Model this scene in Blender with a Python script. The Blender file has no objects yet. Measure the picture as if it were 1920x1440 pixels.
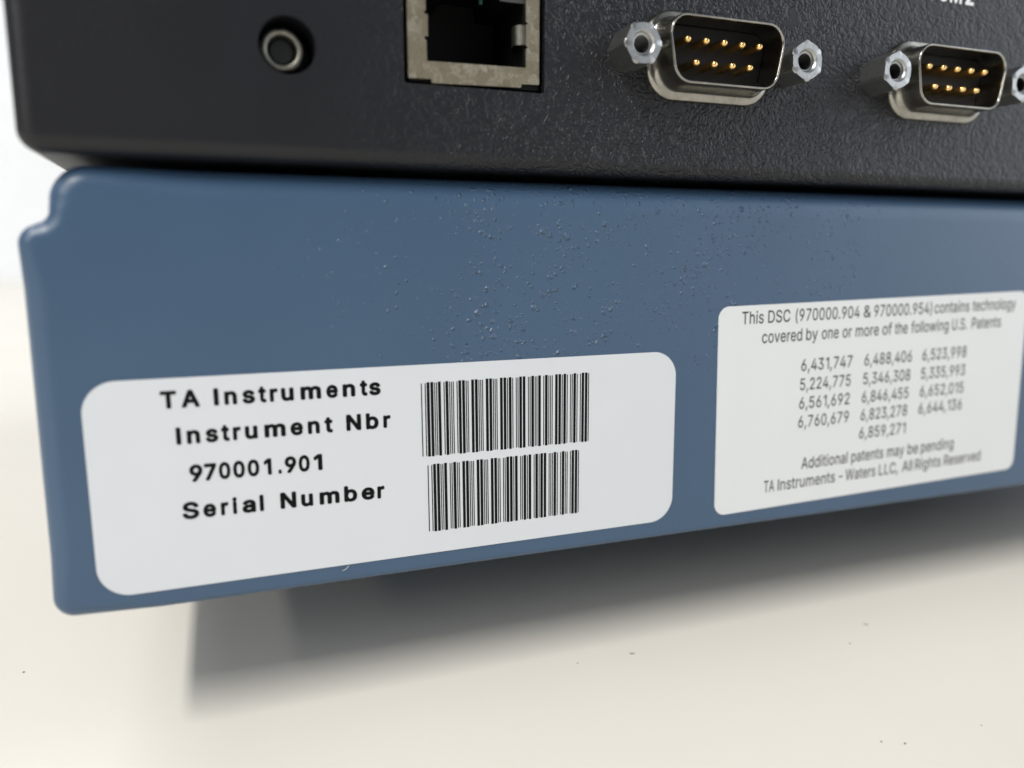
import bpy, bmesh, math, random
from mathutils import Vector, Matrix, Euler
from mathutils.geometry import delaunay_2d_cdt

SC = bpy.context.scene
COL = SC.collection
MM = 0.001                      # everything below is written in millimetres
R = math.radians

# ------------------------------------------------------------------ camera
cam = bpy.data.cameras.new('camera')
cam.sensor_fit = 'HORIZONTAL'
cam.sensor_width = 36.0
cam.lens = 27.377
cam.clip_start = 0.005
cam.clip_end = 50.0
cam.dof.use_dof = True
cam.dof.focus_distance = 0.1045
cam.dof.aperture_fstop = 10.0
cam.dof.aperture_blades = 0
camo = bpy.data.objects.new('camera', cam)
COL.objects.link(camo)
right = Vector((0.93688478, -0.34963794, -0.00046192))
upv = Vector((0.05605005, 0.14888661, 0.98726449))
fwd = Vector((0.34511634, 0.92497897, -0.15908683))
m = Matrix((right, upv, -fwd)).transposed().to_4x4()
m.translation = Vector((-50.66135, -95.18097, -26.18794)) * MM
camo.matrix_world = m
SC.camera = camo

# ------------------------------------------------------------------ room light
world = bpy.data.worlds.new('World')
SC.world = world
world.use_nodes = True
wt = world.node_tree
wt.nodes.clear()
wo = wt.nodes.new('ShaderNodeOutputWorld')
wb = wt.nodes.new('ShaderNodeBackground')
wg = wt.nodes.new('ShaderNodeTexCoord')
ws = wt.nodes.new('ShaderNodeSeparateXYZ')
wr = wt.nodes.new('ShaderNodeValToRGB')      # glow added on the right, for sheen on the panels and fill
wm = wt.nodes.new('ShaderNodeMapRange')
wm.inputs[1].default_value = -1.0
wm.inputs[2].default_value = 1.0
wt.links.new(wg.outputs['Generated'], ws.inputs[0])
wt.links.new(ws.outputs['X'], wm.inputs[0])
wt.links.new(wm.outputs[0], wr.inputs[0])
wr.color_ramp.elements[0].position = 0.50
wr.color_ramp.elements[0].color = (0.09, 0.095, 0.108, 1)
wr.color_ramp.elements[1].position = 0.76
wr.color_ramp.elements[1].color = (0.62, 0.66, 0.72, 1)
we = wr.color_ramp.elements.new(0.93)
we.color = (3.0, 3.2, 3.45, 1)
wt.links.new(wr.outputs[0], wb.inputs['Color'])
wb.inputs['Strength'].default_value = 0.8
wt.links.new(wb.outputs[0], wo.inputs['Surface'])


def tube_lamp(name, loc, size, power, color, rot=(0, 0, 0)):
    l = bpy.data.lights.new(name, 'AREA')
    l.shape = 'RECTANGLE'
    l.size, l.size_y = size
    l.energy = power
    l.color = color
    o = bpy.data.objects.new(name, l)
    COL.objects.link(o)
    o.location = loc
    o.rotation_euler = rot
    return o


# three ceiling tubes in front of the bench (they give the three-stepped shadow); the last lamp is added to brighten the wall
tube_lamp('tube_or_fill_lamp', (-1.42, -1.14, 2.015), (0.21, 1.5), 86, (1.0, 0.985, 0.95))
tube_lamp('tube_or_fill_lamp', (-3.10, -2.60, 2.015), (0.34, 3.1), 82, (1.0, 0.99, 0.965))
tube_lamp('tube_or_fill_lamp', (-5.00, -3.35, 2.015), (0.6, 2.9), 105, (1.0, 0.99, 0.965))
tube_lamp('tube_or_fill_lamp', (-1.30, 1.35, 2.015), (1.4, 0.14), 22, (0.94, 0.97, 1.0))

vs = SC.view_settings
vs.view_transform = 'Standard'
vs.look = 'None'
vs.exposure = 0.0
vs.gamma = 1.0
vs.use_curve_mapping = False

# ------------------------------------------------------------------ helpers


def mat(name):
    mt = bpy.data.materials.new(name)
    mt.use_nodes = True
    nt = mt.node_tree
    b = nt.nodes['Principled BSDF']
    return mt, nt, b


def setp(b, color=None, rough=None, metal=None, spec=None):
    if color is not None:
        b.inputs['Base Color'].default_value = (*color, 1)
    if rough is not None:
        b.inputs['Roughness'].default_value = rough
    if metal is not None:
        b.inputs['Metallic'].default_value = metal
    if spec is not None:
        b.inputs['Specular IOR Level'].default_value = spec


def node(nt, kind, **kw):
    n = nt.nodes.new(kind)
    for k, v in kw.items():
        if isinstance(k, str) and hasattr(n, k):
            setattr(n, k, v)
        else:
            n.inputs[k].default_value = v
    return n


def coords(nt, scale=1.0, stretch=(1, 1, 1)):
    """object coordinates, in millimetres times scale"""
    t = nt.nodes.new('ShaderNodeTexCoord')
    mp = nt.nodes.new('ShaderNodeMapping')
    mp.inputs['Scale'].default_value = tuple(1000.0 * scale * s for s in stretch)
    nt.links.new(t.outputs['Object'], mp.inputs['Vector'])
    return mp.outputs[0]


def ramp(nt, fac, stops, interp='LINEAR'):
    r = nt.nodes.new('ShaderNodeValToRGB')
    r.color_ramp.interpolation = interp
    e = r.color_ramp.elements
    while len(e) < len(stops):
        e.new(0.5)
    for i, (p, c) in enumerate(stops):
        e[i].position = p
        e[i].color = (*c, 1) if not isinstance(c, (int, float)) else (c, c, c, 1)
    nt.links.new(fac, r.inputs[0])
    return r.outputs[0]


def math_node(nt, op, a, b=None):
    n = nt.nodes.new('ShaderNodeMath')
    n.operation = op
    for i, v in enumerate((a, b)):
        if v is None:
            continue
        if isinstance(v, (int, float)):
            n.inputs[i].default_value = v
        else:
            nt.links.new(v, n.inputs[i])
    return n.outputs[0]


def noise(nt, vec, scale, detail=2.0, rough=0.5, dist=0.0):
    n = nt.nodes.new('ShaderNodeTexNoise')
    n.inputs['Scale'].default_value = scale
    n.inputs['Detail'].default_value = detail
    n.inputs['Roughness'].default_value = rough
    n.inputs['Distortion'].default_value = dist
    nt.links.new(vec, n.inputs['Vector'])
    return n.outputs['Fac'], n.outputs['Color']


def voronoi(nt, vec, scale, feature='F1', rand=1.0):
    n = nt.nodes.new('ShaderNodeTexVoronoi')
    n.feature = feature
    n.inputs['Scale'].default_value = scale
    n.inputs['Randomness'].default_value = rand
    nt.links.new(vec, n.inputs['Vector'])
    return n


def bump(nt, b, height, dist_mm, strength=1.0):
    n = nt.nodes.new('ShaderNodeBump')
    n.inputs['Strength'].default_value = strength
    n.inputs['Distance'].default_value = dist_mm * MM
    nt.links.new(height, n.inputs['Height'])
    nt.links.new(n.outputs[0], b.inputs['Normal'])


def empty(name, loc, label, cat, group=None):
    o = bpy.data.objects.new(name, None)
    COL.objects.link(o)
    o.location = Vector(loc) * MM
    o.empty_display_size = 0.01
    o['label'] = label
    o['category'] = cat
    if group:
        o['group'] = group
    return o


def link(name, bm, material, parent=None, origin=(0, 0, 0), smooth=True, angle=35):
    """one mesh object from a bmesh built in scene millimetres; origin (mm) is where its own zero sits"""
    me = bpy.data.meshes.new(name)
    bmesh.ops.recalc_face_normals(bm, faces=bm.faces[:])
    og = Vector(origin)
    for v in bm.verts:
        v.co = (v.co - og) * MM
    bm.to_mesh(me)
    bm.free()
    if smooth:
        for p in me.polygons:
            p.use_smooth = True
        for p in me.polygons:                   # big flat faces stay flat
            if abs(p.normal.y) > 0.99999:
                p.use_smooth = False
        me.set_sharp_from_angle(angle=R(angle))
    o = bpy.data.objects.new(name, me)
    COL.objects.link(o)
    if material:
        me.materials.append(material)
    if parent is not None:
        o.parent = parent
        wp = Vector((0, 0, 0))
        p = parent
        while p is not None:
            wp += p.location
            p = p.parent
        o.location = og * MM - wp
    else:
        o.location = og * MM
    return o


def copy_tree(o, parent, shift=Vector((0, 0, 0))):
    c = o.copy()
    COL.objects.link(c)
    c.parent = parent
    c.location = o.location + shift
    for ch in [x for x in bpy.data.objects if x.parent == o]:
        copy_tree(ch, c)
    return c


def rounded(points, n=10):
    """points (x, z, r) -> outline with rounded corners; also returns the corner index of every vertex"""
    out, idx = [], []
    k = len(points)
    for i, (x, z, r) in enumerate(points):
        p = Vector((x, z))
        a = (Vector(points[i - 1][:2]) - p)
        b = (Vector(points[(i + 1) % k][:2]) - p)
        a.normalize()
        b.normalize()
        ang = a.angle(b)
        if r <= 1e-6 or ang > math.pi - 1e-3:
            out.append(p)
            idx.append(i)
            continue
        t = r / math.tan(ang / 2)
        c = p + (a + b).normalized() * (r / math.sin(ang / 2))
        s = p + a * t
        e = p + b * t
        a0 = math.atan2(s.y - c.y, s.x - c.x)
        a1 = math.atan2(e.y - c.y, e.x - c.x)
        d = a1 - a0
        while d > math.pi:
            d -= 2 * math.pi
        while d < -math.pi:
            d += 2 * math.pi
        for j in range(n + 1):
            q = a0 + d * j / n
            out.append(Vector((c.x + r * math.cos(q), c.y + r * math.sin(q))))
            idx.append(i)
    return out, idx


def out_normals(pts):
    area = sum(pts[i - 1].x * pts[i].y - pts[i].x * pts[i - 1].y for i in range(len(pts)))
    s = 1 if area > 0 else -1
    res = []
    k = len(pts)
    for i in range(k):
        e0 = (pts[i] - pts[i - 1])
        e1 = (pts[(i + 1) % k] - pts[i])
        n0 = Vector((e0.y, -e0.x)).normalized() * s
        n1 = Vector((e1.y, -e1.x)).normalized() * s
        m_ = (n0 + n1).normalized()
        res.append(m_ / max(0.4, m_.dot(n0)))
    return res


def oriented(loops):
    """outline one way round, holes the other"""
    res = []
    for k, l in enumerate(loops):
        l = [Vector((p[0], p[1])) for p in l]
        a = sum(l[i - 1].x * l[i].y - l[i - 1].y * l[i].x for i in range(len(l)))
        res.append(l if (a > 0) == (k == 0) else l[::-1])
    return res


def loft(bm, rings, cap_first=False, cap_last=False):
    vr = [[bm.verts.new(p) for p in ring] for ring in rings]
    k = len(vr[0])
    for a, b in zip(vr, vr[1:]):
        for i in range(k):
            bm.faces.new((a[i], a[(i + 1) % k], b[(i + 1) % k], b[i]))
    if cap_first:
        bm.faces.new(vr[0])
    if cap_last:
        bm.faces.new(vr[-1])
    return vr


def prism(bm, loops, y0, y1):
    """plate between y0 and y1 with outline loops[0] and holes loops[1:], all (x, z)"""
    pts, tris = fill(oriented(loops))
    f = [bm.verts.new((p[0], y0, p[1])) for p in pts]
    b = [bm.verts.new((p[0], y1, p[1])) for p in pts]
    for t in tris:
        bm.faces.new([f[i] for i in t])
        bm.faces.new([b[i] for i in reversed(t)])
    for l in oriented(loops):
        idx = [min(range(len(pts)), key=lambda k: (pts[k] - p).length_squared) for p in l]
        for i, j in zip(idx, idx[1:] + idx[:1]):
            if i != j:
                bm.faces.new((f[i], f[j], b[j], b[i]))


def box(bm, x0, x1, y0, y1, z0, z1):
    prism(bm, [[(x0, z0), (x1, z0), (x1, z1), (x0, z1)]], y0, y1)


def lathe(bm, cx, cz, prof, n=40, shape=None):
    """rings round an axis along Y; prof = [(radius, y)]; shape(angle, radius) can bend the outline"""
    rings = []
    for r, y in prof:
        ring = []
        for i in range(n):
            a = 2 * math.pi * i / n
            q = shape(a, r) if shape else r
            ring.append((cx + q * math.cos(a), y, cz + q * math.sin(a)))
        rings.append(ring)
    return rings


def case(bm, pts, fil, depth, n=9, y=0.0, holes=()):
    """rounded case: outline pts (x, z), front edge rounded by fil[i] at every vertex; holes = [(loop, depth)] in its front"""
    nr = out_normals(pts)
    rings = [[(p.x - q.x * (f + 0.15), y, p.y - q.y * (f + 0.15)) for p, q, f in zip(pts, nr, fil)]]
    for j in range(n + 1):
        t = math.pi / 2 * j / n
        rings.append([(p.x - q.x * f * (1 - math.sin(t)), y + f * (1 - math.cos(t)), p.y - q.y * f * (1 - math.sin(t)))
                      for p, q, f in zip(pts, nr, fil)])
    rings.append([(p.x, y + depth - 2, p.y) for p in pts])
    rings.append([(p.x - q.x * 1.0, y + depth, p.y - q.y * 1.0) for p, q in zip(pts, nr)])
    vr = loft(bm, rings, not holes, True)
    if holes:
        ls = oriented([[(p[0], p[2]) for p in rings[0]]] + [h for h, d in holes])
        fp, tris = fill(ls)
        known = {}
        for v in vr[0]:
            k = min(range(len(fp)), key=lambda i: (fp[i] - Vector((v.co.x, v.co.z))).length_squared)
            known[k] = v
        fv = [known.get(i) or bm.verts.new((p.x, y, p.y)) for i, p in enumerate(fp)]
        for t in tris:
            bm.faces.new([fv[i] for i in t])
        for l, (h, d) in zip(ls[1:], holes):
            front = [fv[min(range(len(fp)), key=lambda k: (fp[k] - p).length_squared)] for p in l]
            back = [bm.verts.new((v.co.x, y + d, v.co.z)) for v in front]
            for i in range(len(front)):
                bm.faces.new((front[i - 1], front[i], back[i], back[i - 1]))
            bm.faces.new(back)


# letter outlines, hundredths of a unit: character > (advance, loops)
GLYPHS = {
 '&': (448, [[197,-7,165,-5,136,1,110,12,78,34,61,52,43,84,36,108,34,133,36,154,43,181,52,197,70,220,111,256,226,343,243,359,255,375,260,389,262,405,260,420,255,434,245,445,233,454,219,459,201,461,184,459,168,453,155,444,145,431,139,416,137,399,139,380,145,363,159,340,179,314,438,0,364,0,121,293,102,319,87,344,77,379,76,409,82,440,96,467,117,488,144,503,165,510,200,513,235,510,256,503,274,494,297,475,313,451,320,433,324,404,322,382,309,349,296,331,281,314,256,293,144,210,121,188,110,174,100,154,97,131,100,108,114,81,124,70,143,57,175,48,213,48,251,59,269,69,294,88,321,121,336,151,343,174,349,224,408,224,403,167,389,124,371,92,333,47,305,23,271,7,234,-3]]),
 '(': (273, [[89,207,92,264,105,344,125,422,153,494,177,539,236,539,204,466,174,370,156,276,151,207,158,130,172,67,195,-1,236,-96,177,-96,150,-46,128,4,105,80,95,131]]),
 ')': (273, [[37,-96,79,0,102,69,116,132,122,207,117,276,99,370,69,466,37,539,97,539,113,510,135,459,154,403,169,344,179,283,183,244,184,207,182,156,174,104,153,28,134,-22,97,-96]]),
 ',': (188, [[38,-119,68,71,137,71,84,-119]]),
 '-': (453, [[337,244,337,188,114,188,114,244]]),
 '.': (188, [[95,-4,78,-1,63,9,53,24,50,41,53,59,63,73,78,83,95,87,113,83,128,73,138,59,141,41,138,24,128,9,113,-1]]),
 '0': (453, [[227,-7,191,-3,158,7,130,24,105,48,95,62,85,77,69,113,57,155,50,202,48,254,50,306,57,353,69,395,85,431,95,447,106,461,130,484,159,502,191,512,227,516,262,512,295,502,323,484,348,461,358,447,368,431,384,395,396,353,403,306,405,254,403,202,396,155,384,113,377,95,359,62,336,35,323,24,295,7,263,-3],[227,50,250,52,271,60,290,74,313,103,330,144,338,176,342,213,344,254,342,295,338,332,330,365,313,405,290,435,271,449,250,457,227,460,203,457,182,449,163,435,140,405,123,365,115,332,111,295,109,254,111,213,115,176,123,144,140,103,163,74,182,60,203,52]]),
 '1': (330, [[276,509,276,0,212,0,212,448,209,448,86,358,86,427,198,509]]),
 '2': (453, [[64,0,64,47,282,282,299,305,311,327,316,341,320,364,317,397,308,419,287,441,258,455,233,459,205,458,188,454,165,443,148,427,135,406,130,390,127,362,66,362,71,405,80,430,94,453,111,473,143,496,168,507,196,513,240,515,268,511,294,502,317,490,337,474,354,456,367,434,376,411,380,386,380,354,374,327,357,290,327,247,281,195,153,60,153,57,389,57,389,0]]),
 '3': (453, [[218,-7,188,-5,146,5,120,16,98,30,70,57,57,79,48,104,44,132,109,132,115,107,122,93,132,81,158,63,191,52,229,50,258,55,291,69,309,86,319,100,325,116,329,145,323,180,316,196,306,211,284,229,254,241,216,247,157,248,157,299,288,448,288,452,70,452,70,509,372,509,372,461,211,278,211,289,247,290,279,286,321,269,354,244,371,222,387,186,393,145,387,103,377,78,362,55,344,36,321,19,295,7,266,-2]]),
 '4': (453, [[40,105,40,158,247,509,311,509,109,166,109,163,413,163,413,105],[282,0,282,318,343,318,343,0]]),
 '5': (453, [[221,-7,192,-5,165,1,140,11,108,32,83,60,71,82,63,105,60,130,122,130,127,108,134,95,148,78,166,64,188,54,204,51,231,50,250,53,268,60,284,69,298,82,314,104,322,122,326,141,327,173,324,193,314,221,297,244,275,262,248,273,218,277,184,273,152,262,128,246,67,253,96,509,366,509,366,452,151,452,134,301,170,322,212,333,252,332,294,321,330,299,358,269,379,231,388,199,391,163,385,117,376,89,352,52,321,23,296,8,268,-1]]),
 '6': (453, [[226,-7,196,-4,155,8,130,22,100,51,78,87,69,115,64,162,68,199,75,226,86,253,112,302,252,509,322,509,151,261,145,261,157,279,174,295,196,307,214,312,235,314,265,312,291,305,316,295,337,280,355,262,375,228,387,187,389,157,387,127,379,98,368,73,352,50,333,30,310,14,284,3,257,-4],[226,48,245,50,263,55,279,63,299,79,314,101,322,119,327,157,322,196,314,213,299,235,279,251,263,259,245,264,226,265,207,264,190,259,174,252,153,235,138,214,131,197,125,158,131,119,138,102,153,79,174,63,190,55,207,50]]),
 '7': (453, [[97,0,323,448,323,452,62,452,62,509,391,509,391,449,165,0]]),
 '8': (453, [[226,-7,193,-5,163,1,136,11,101,33,74,62,62,84,54,109,52,135,58,176,65,195,81,220,101,241,117,252,134,260,153,265,153,267,129,276,109,289,93,308,80,330,73,354,70,380,73,405,79,429,98,460,114,477,134,492,158,503,184,511,226,516,269,511,294,503,317,492,337,477,354,460,373,429,379,405,382,380,379,354,372,330,359,308,343,289,323,276,300,267,300,265,335,252,351,241,372,220,387,195,395,176,401,135,398,109,391,84,378,62,352,33,317,11,289,1,259,-5],[226,49,267,54,285,60,307,74,323,91,331,106,335,121,337,139,335,157,330,173,322,189,305,208,283,223,265,230,226,235,187,230,169,223,147,208,130,189,122,173,117,157,115,139,117,121,121,106,129,91,145,74,167,60,185,54],[226,290,260,294,274,300,293,313,307,330,314,344,319,376,314,407,308,420,294,437,275,449,260,455,226,460,192,455,177,449,159,437,145,420,138,407,133,376,138,344,145,330,159,313,178,300,193,294]]),
 '9': (453, [[226,516,256,513,298,501,322,486,352,458,374,421,384,393,389,347,385,309,378,283,367,256,340,207,200,0,130,0,301,248,307,248,295,229,278,214,257,202,238,196,218,195,188,197,161,203,137,214,116,229,98,247,77,281,66,321,64,352,66,382,73,411,85,436,101,459,120,479,143,494,168,506,196,513],[226,460,207,459,190,454,174,446,154,429,138,407,131,390,125,352,131,313,138,295,154,274,174,257,190,250,207,245,226,243,245,245,263,249,279,257,299,273,314,295,322,312,327,350,322,390,314,407,299,429,279,446,263,454,245,459]]),
 'A': (480, [[16,0,201,509,276,509,463,0,395,0,280,323,232,478,245,478,222,402,191,302,85,0],[110,142,110,199,370,199,370,142]]),
 'C': (510, [[267,-7,225,-3,186,7,150,25,119,49,104,63,92,79,70,115,53,157,44,203,40,254,44,305,53,352,70,393,80,412,104,445,134,472,150,484,186,501,225,512,267,516,305,513,340,504,373,490,402,471,427,447,448,418,463,385,473,348,408,348,394,388,380,407,363,424,330,444,308,451,284,455,237,453,196,439,161,414,133,378,113,332,106,295,104,233,109,194,119,160,133,130,161,94,184,76,223,59,252,54,284,54,315,60,351,76,375,96,397,128,408,160,473,160,463,124,448,91,428,62,402,38,373,19,341,5,305,-4]]),
 'D': (502, [[219,0,96,0,96,57,215,57,254,60,304,73,318,81,343,99,363,122,372,135,385,164,394,198,399,235,399,275,390,329,372,375,354,399,332,420,306,435,275,446,240,451,93,452,93,509,250,508,294,501,334,488,369,467,385,455,412,426,433,391,442,372,455,329,461,281,462,255,458,205,455,181,442,138,433,119,411,83,398,68,368,42,332,21,291,8,244,1],[125,509,125,0,60,0,60,509]]),
 'I': (150, [[43,0,107,0,107,509,43,509]]),
 'L': (393, [[60,0,60,509,125,509,125,57,361,57,361,0]]),
 'M': (628, [[60,0,60,509,152,509,280,179,322,49,307,49,342,158,476,509,568,509,568,0,504,0,504,314,507,457,513,457,470,328,342,0,286,0,167,300,112,457,119,457,120,409,122,0]]),
 'N': (523, [[60,0,60,509,136,509,359,157,414,55,405,54,399,164,399,509,463,509,463,0,387,0,168,346,108,452,119,454,125,301,125,0]]),
 'O': (533, [[267,-7,225,-3,186,7,150,25,134,36,105,63,92,79,70,115,53,157,44,203,40,254,44,305,53,352,70,393,80,412,105,445,134,472,150,484,186,501,225,512,267,516,309,512,348,501,384,484,400,472,429,445,453,412,464,393,480,352,490,305,493,254,490,203,480,157,464,115,442,79,429,63,400,36,366,15,348,7,309,-3],[267,53,296,55,337,69,361,84,383,105,408,144,420,176,428,213,430,254,428,295,420,332,408,365,383,404,361,424,337,440,296,453,267,456,223,450,197,440,172,424,151,404,125,364,113,332,106,295,103,254,106,213,113,176,125,144,151,105,172,84,197,69,223,59]]),
 'P': (445, [[60,0,60,509,254,508,305,499,332,487,366,462,383,441,396,417,404,391,408,363,408,333,404,304,396,278,383,254,356,223,319,201,272,188,235,186,109,186,109,242,245,243,279,248,305,261,318,272,329,286,337,302,343,328,344,357,342,376,329,409,318,423,305,434,288,443,268,449,232,452,125,452,125,0]]),
 'R': (449, [[60,0,60,509,255,508,290,504,333,489,367,465,384,444,396,421,407,381,409,352,407,323,401,296,390,271,367,240,333,217,289,203,236,198,96,198,96,255,246,255,289,263,306,271,325,287,337,308,344,333,344,371,337,397,330,412,319,425,298,440,269,449,246,452,125,452,125,0],[353,0,230,229,303,229,428,0]]),
 'S': (447, [[224,-9,188,-7,156,-1,128,9,91,31,72,50,51,83,42,109,38,137,104,137,108,118,114,102,123,88,136,76,166,59,204,50,246,50,286,60,317,79,329,92,338,106,345,130,344,154,336,174,322,189,303,201,280,211,163,246,112,269,86,289,76,301,60,326,56,341,52,372,58,413,68,437,92,468,113,484,151,503,180,511,227,516,259,514,289,508,316,498,351,476,377,449,390,427,398,403,401,378,337,378,332,402,326,412,312,430,291,444,254,456,225,459,204,457,185,454,159,444,145,435,129,418,121,405,115,383,117,359,122,345,136,328,162,311,198,297,303,267,336,252,359,238,384,213,399,189,405,171,408,139,406,112,393,75,379,53,360,34,323,11,294,0,261,-7]]),
 'T': (449, [[32,452,32,509,417,509,417,452,257,452,257,0,193,0,193,452]]),
 'U': (517, [[259,-8,203,-2,169,8,140,24,103,55,85,80,71,108,63,140,60,173,60,509,124,509,124,178,126,155,136,123,147,104,160,87,187,68,220,56,259,52,298,56,331,68,357,87,371,104,381,123,389,144,393,178,393,509,457,509,457,173,454,140,446,108,433,80,414,55,378,24,348,8,315,-2]]),
 'W': (686, [[155,0,16,509,82,509,170,171,197,40,189,40,209,137,306,509,380,509,468,171,497,40,488,40,504,120,603,509,670,509,530,0,455,0,362,345,336,475,350,475,330,371,230,0]]),
 'a': (389, [[160,-9,126,-5,94,5,68,22,54,36,38,63,32,84,31,118,36,146,43,161,58,179,78,193,100,203,143,214,241,228,265,235,273,243,275,250,275,272,269,291,256,311,240,322,220,329,196,331,163,327,137,316,114,296,100,274,41,291,57,322,71,339,87,352,114,368,143,378,173,383,201,384,231,381,263,372,293,355,317,329,330,301,335,278,337,251,337,0,277,0,277,52,272,52,252,25,229,8,199,-4],[170,45,192,47,220,55,242,68,259,86,267,100,274,122,276,190,267,184,246,179,141,161,117,150,100,135,95,124,92,105,94,87,102,72,114,61,130,52,149,47]]),
 'b': (424, [[229,-8,198,-5,180,0,165,8,142,26,118,59,112,59,112,0,53,0,53,509,114,509,114,319,118,319,147,355,179,376,218,384,259,382,300,368,335,342,362,307,376,277,388,227,390,169,381,116,363,70,336,34,301,9,274,-2],[220,47,242,49,262,55,279,66,301,88,311,106,320,128,327,163,328,189,325,227,320,250,312,271,301,290,280,311,262,322,243,328,220,330,198,328,178,322,161,312,140,291,129,273,121,252,116,229,113,189,114,162,121,126,130,105,140,86,162,65,179,55,198,49]]),
 'c': (396, [[207,-8,174,-5,144,3,117,16,82,46,56,85,44,116,37,150,34,187,37,225,44,260,56,291,82,330,117,360,144,374,174,382,207,384,234,383,260,377,284,368,305,356,324,341,340,322,353,301,362,277,303,262,293,285,274,308,252,321,226,329,207,330,184,328,163,321,145,310,124,287,113,269,105,247,98,212,97,175,99,151,108,117,118,97,137,73,154,60,184,49,207,46,243,52,271,66,292,89,304,117,363,102,354,78,341,56,325,37,306,21,285,9,261,-1,235,-6]]),
 'd': (424, [[195,-8,151,-2,124,9,89,34,62,70,43,116,35,169,36,227,48,277,62,307,89,342,124,368,165,382,207,384,245,376,278,355,306,319,311,319,311,509,372,509,372,0,313,0,313,59,307,59,282,26,259,8,245,0,227,-5],[205,47,226,49,246,55,263,65,284,86,295,105,303,126,310,162,312,189,310,216,303,252,295,273,284,291,263,312,246,322,227,328,205,330,182,328,162,322,145,311,124,290,113,271,105,250,99,227,96,189,98,163,105,128,113,106,124,88,145,66,162,55,182,49]]),
 'e': (404, [[212,-8,177,-5,145,3,117,16,82,46,56,85,44,116,37,150,34,187,36,224,44,258,55,290,81,329,115,359,142,373,172,382,205,384,246,380,275,370,303,355,327,333,347,305,361,269,370,227,371,194,371,169,75,169,75,221,338,221,310,202,304,248,298,269,288,286,277,301,263,314,237,326,205,330,173,326,146,313,125,294,109,270,99,241,96,221,96,164,100,139,106,116,116,97,135,73,151,61,169,53,190,48,220,46,254,53,276,65,294,82,306,105,365,91,358,72,348,55,335,39,311,19,283,4,261,-3]]),
 'f': (254, [[228,379,228,327,6,327,6,379],[81,0,81,432,84,461,91,478,101,493,113,505,135,519,161,527,178,530,207,529,234,524,243,521,227,468,199,474,171,470,154,460,145,443,142,419,142,0]]),
 'g': (425, [[207,-151,156,-146,114,-132,97,-122,76,-104,51,-69,101,-41,131,-74,148,-85,169,-93,197,-97,222,-97,249,-92,272,-82,291,-67,298,-58,308,-34,311,-6,311,68,306,68,287,41,272,28,252,16,227,8,195,5,165,7,125,20,101,34,80,53,63,77,43,120,36,154,34,191,36,229,43,263,55,293,80,332,112,361,138,374,181,384,207,384,237,379,253,373,273,360,288,346,308,319,313,319,313,379,372,379,372,-9,367,-54,350,-90,334,-109,314,-124,291,-136,265,-144,237,-149],[205,59,227,61,246,66,264,75,285,95,300,121,307,142,312,193,311,219,304,253,296,274,285,291,264,312,247,322,227,328,205,330,182,328,163,322,145,312,124,290,113,272,105,252,99,229,96,193,98,167,105,133,113,113,124,96,145,76,163,66,183,61]]),
 'h': (410, [[114,227,114,0,53,0,53,509,114,509,114,287,102,287,116,319,132,344,152,362,187,379,213,384,252,383,285,373,313,356,328,340,341,321,350,298,355,271,357,240,357,0,296,0,295,249,290,275,286,286,273,304,265,312,246,323,223,328,192,328,161,317,141,303,126,283,117,257]]),
 'i': (167, [[53,0,53,379,114,379,114,0],[84,443,67,446,54,455,44,468,41,483,44,499,54,512,67,521,84,524,100,521,114,512,123,499,126,483,123,468,114,455,100,446]]),
 'l': (150, [[43,0,104,0,104,509,43,509]]),
 'm': (610, [[53,0,53,379,112,379,112,295,108,295,122,331,144,358,172,376,187,382,211,386,233,385,257,380,278,368,287,361,303,342,314,320,321,295,312,295,322,321,343,350,372,371,407,383,448,386,478,380,497,372,514,361,535,338,550,307,556,269,557,0,496,0,496,254,493,279,485,298,473,313,447,326,419,330,395,328,368,316,349,296,338,270,335,247,335,0,274,0,274,260,272,280,265,297,246,317,229,326,199,330,171,326,145,312,126,289,117,266,114,238,114,0]]),
 'n': (410, [[114,227,114,0,53,0,53,379,112,379,112,287,102,287,116,319,132,344,152,362,187,379,213,384,252,383,285,373,313,356,328,340,341,321,350,298,355,271,357,240,357,0,296,0,295,249,290,275,286,286,273,304,265,312,246,323,223,328,192,328,161,317,141,303,126,283,117,257]]),
 'o': (415, [[207,-8,174,-5,144,3,117,16,82,46,56,85,44,116,37,150,34,187,37,225,44,260,56,291,82,330,117,360,144,374,174,382,207,384,241,382,271,374,299,360,333,330,359,291,371,260,379,225,381,187,379,150,371,116,359,85,333,46,299,16,271,3,241,-5],[207,46,231,49,252,55,270,66,285,80,298,97,311,128,316,151,319,187,318,212,311,247,298,278,285,296,270,310,252,321,231,328,207,330,184,328,163,321,145,310,130,296,118,278,105,247,99,224,96,187,98,163,105,128,118,97,130,80,145,66,163,55,184,49]]),
 'p': (424, [[53,-143,53,379,112,379,112,319,118,319,137,346,152,360,171,373,188,379,218,384,245,384,274,378,300,368,335,342,354,320,370,293,381,261,388,227,390,169,381,116,370,84,346,45,313,16,288,3,245,-8,208,-7,189,-3,173,4,147,21,118,59,114,59,114,-143],[220,47,242,49,262,55,279,66,301,88,311,106,320,128,327,163,328,189,325,227,320,250,312,271,301,290,280,311,262,322,243,328,220,330,198,328,178,322,161,312,140,291,129,273,121,252,116,229,113,189,114,162,121,126,130,105,140,86,162,65,179,55,198,49]]),
 'r': (259, [[53,0,53,379,112,379,112,321,115,321,130,347,144,361,161,373,191,383,243,384,243,322,198,325,166,318,140,301,122,277,117,262,114,237,114,0]]),
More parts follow.
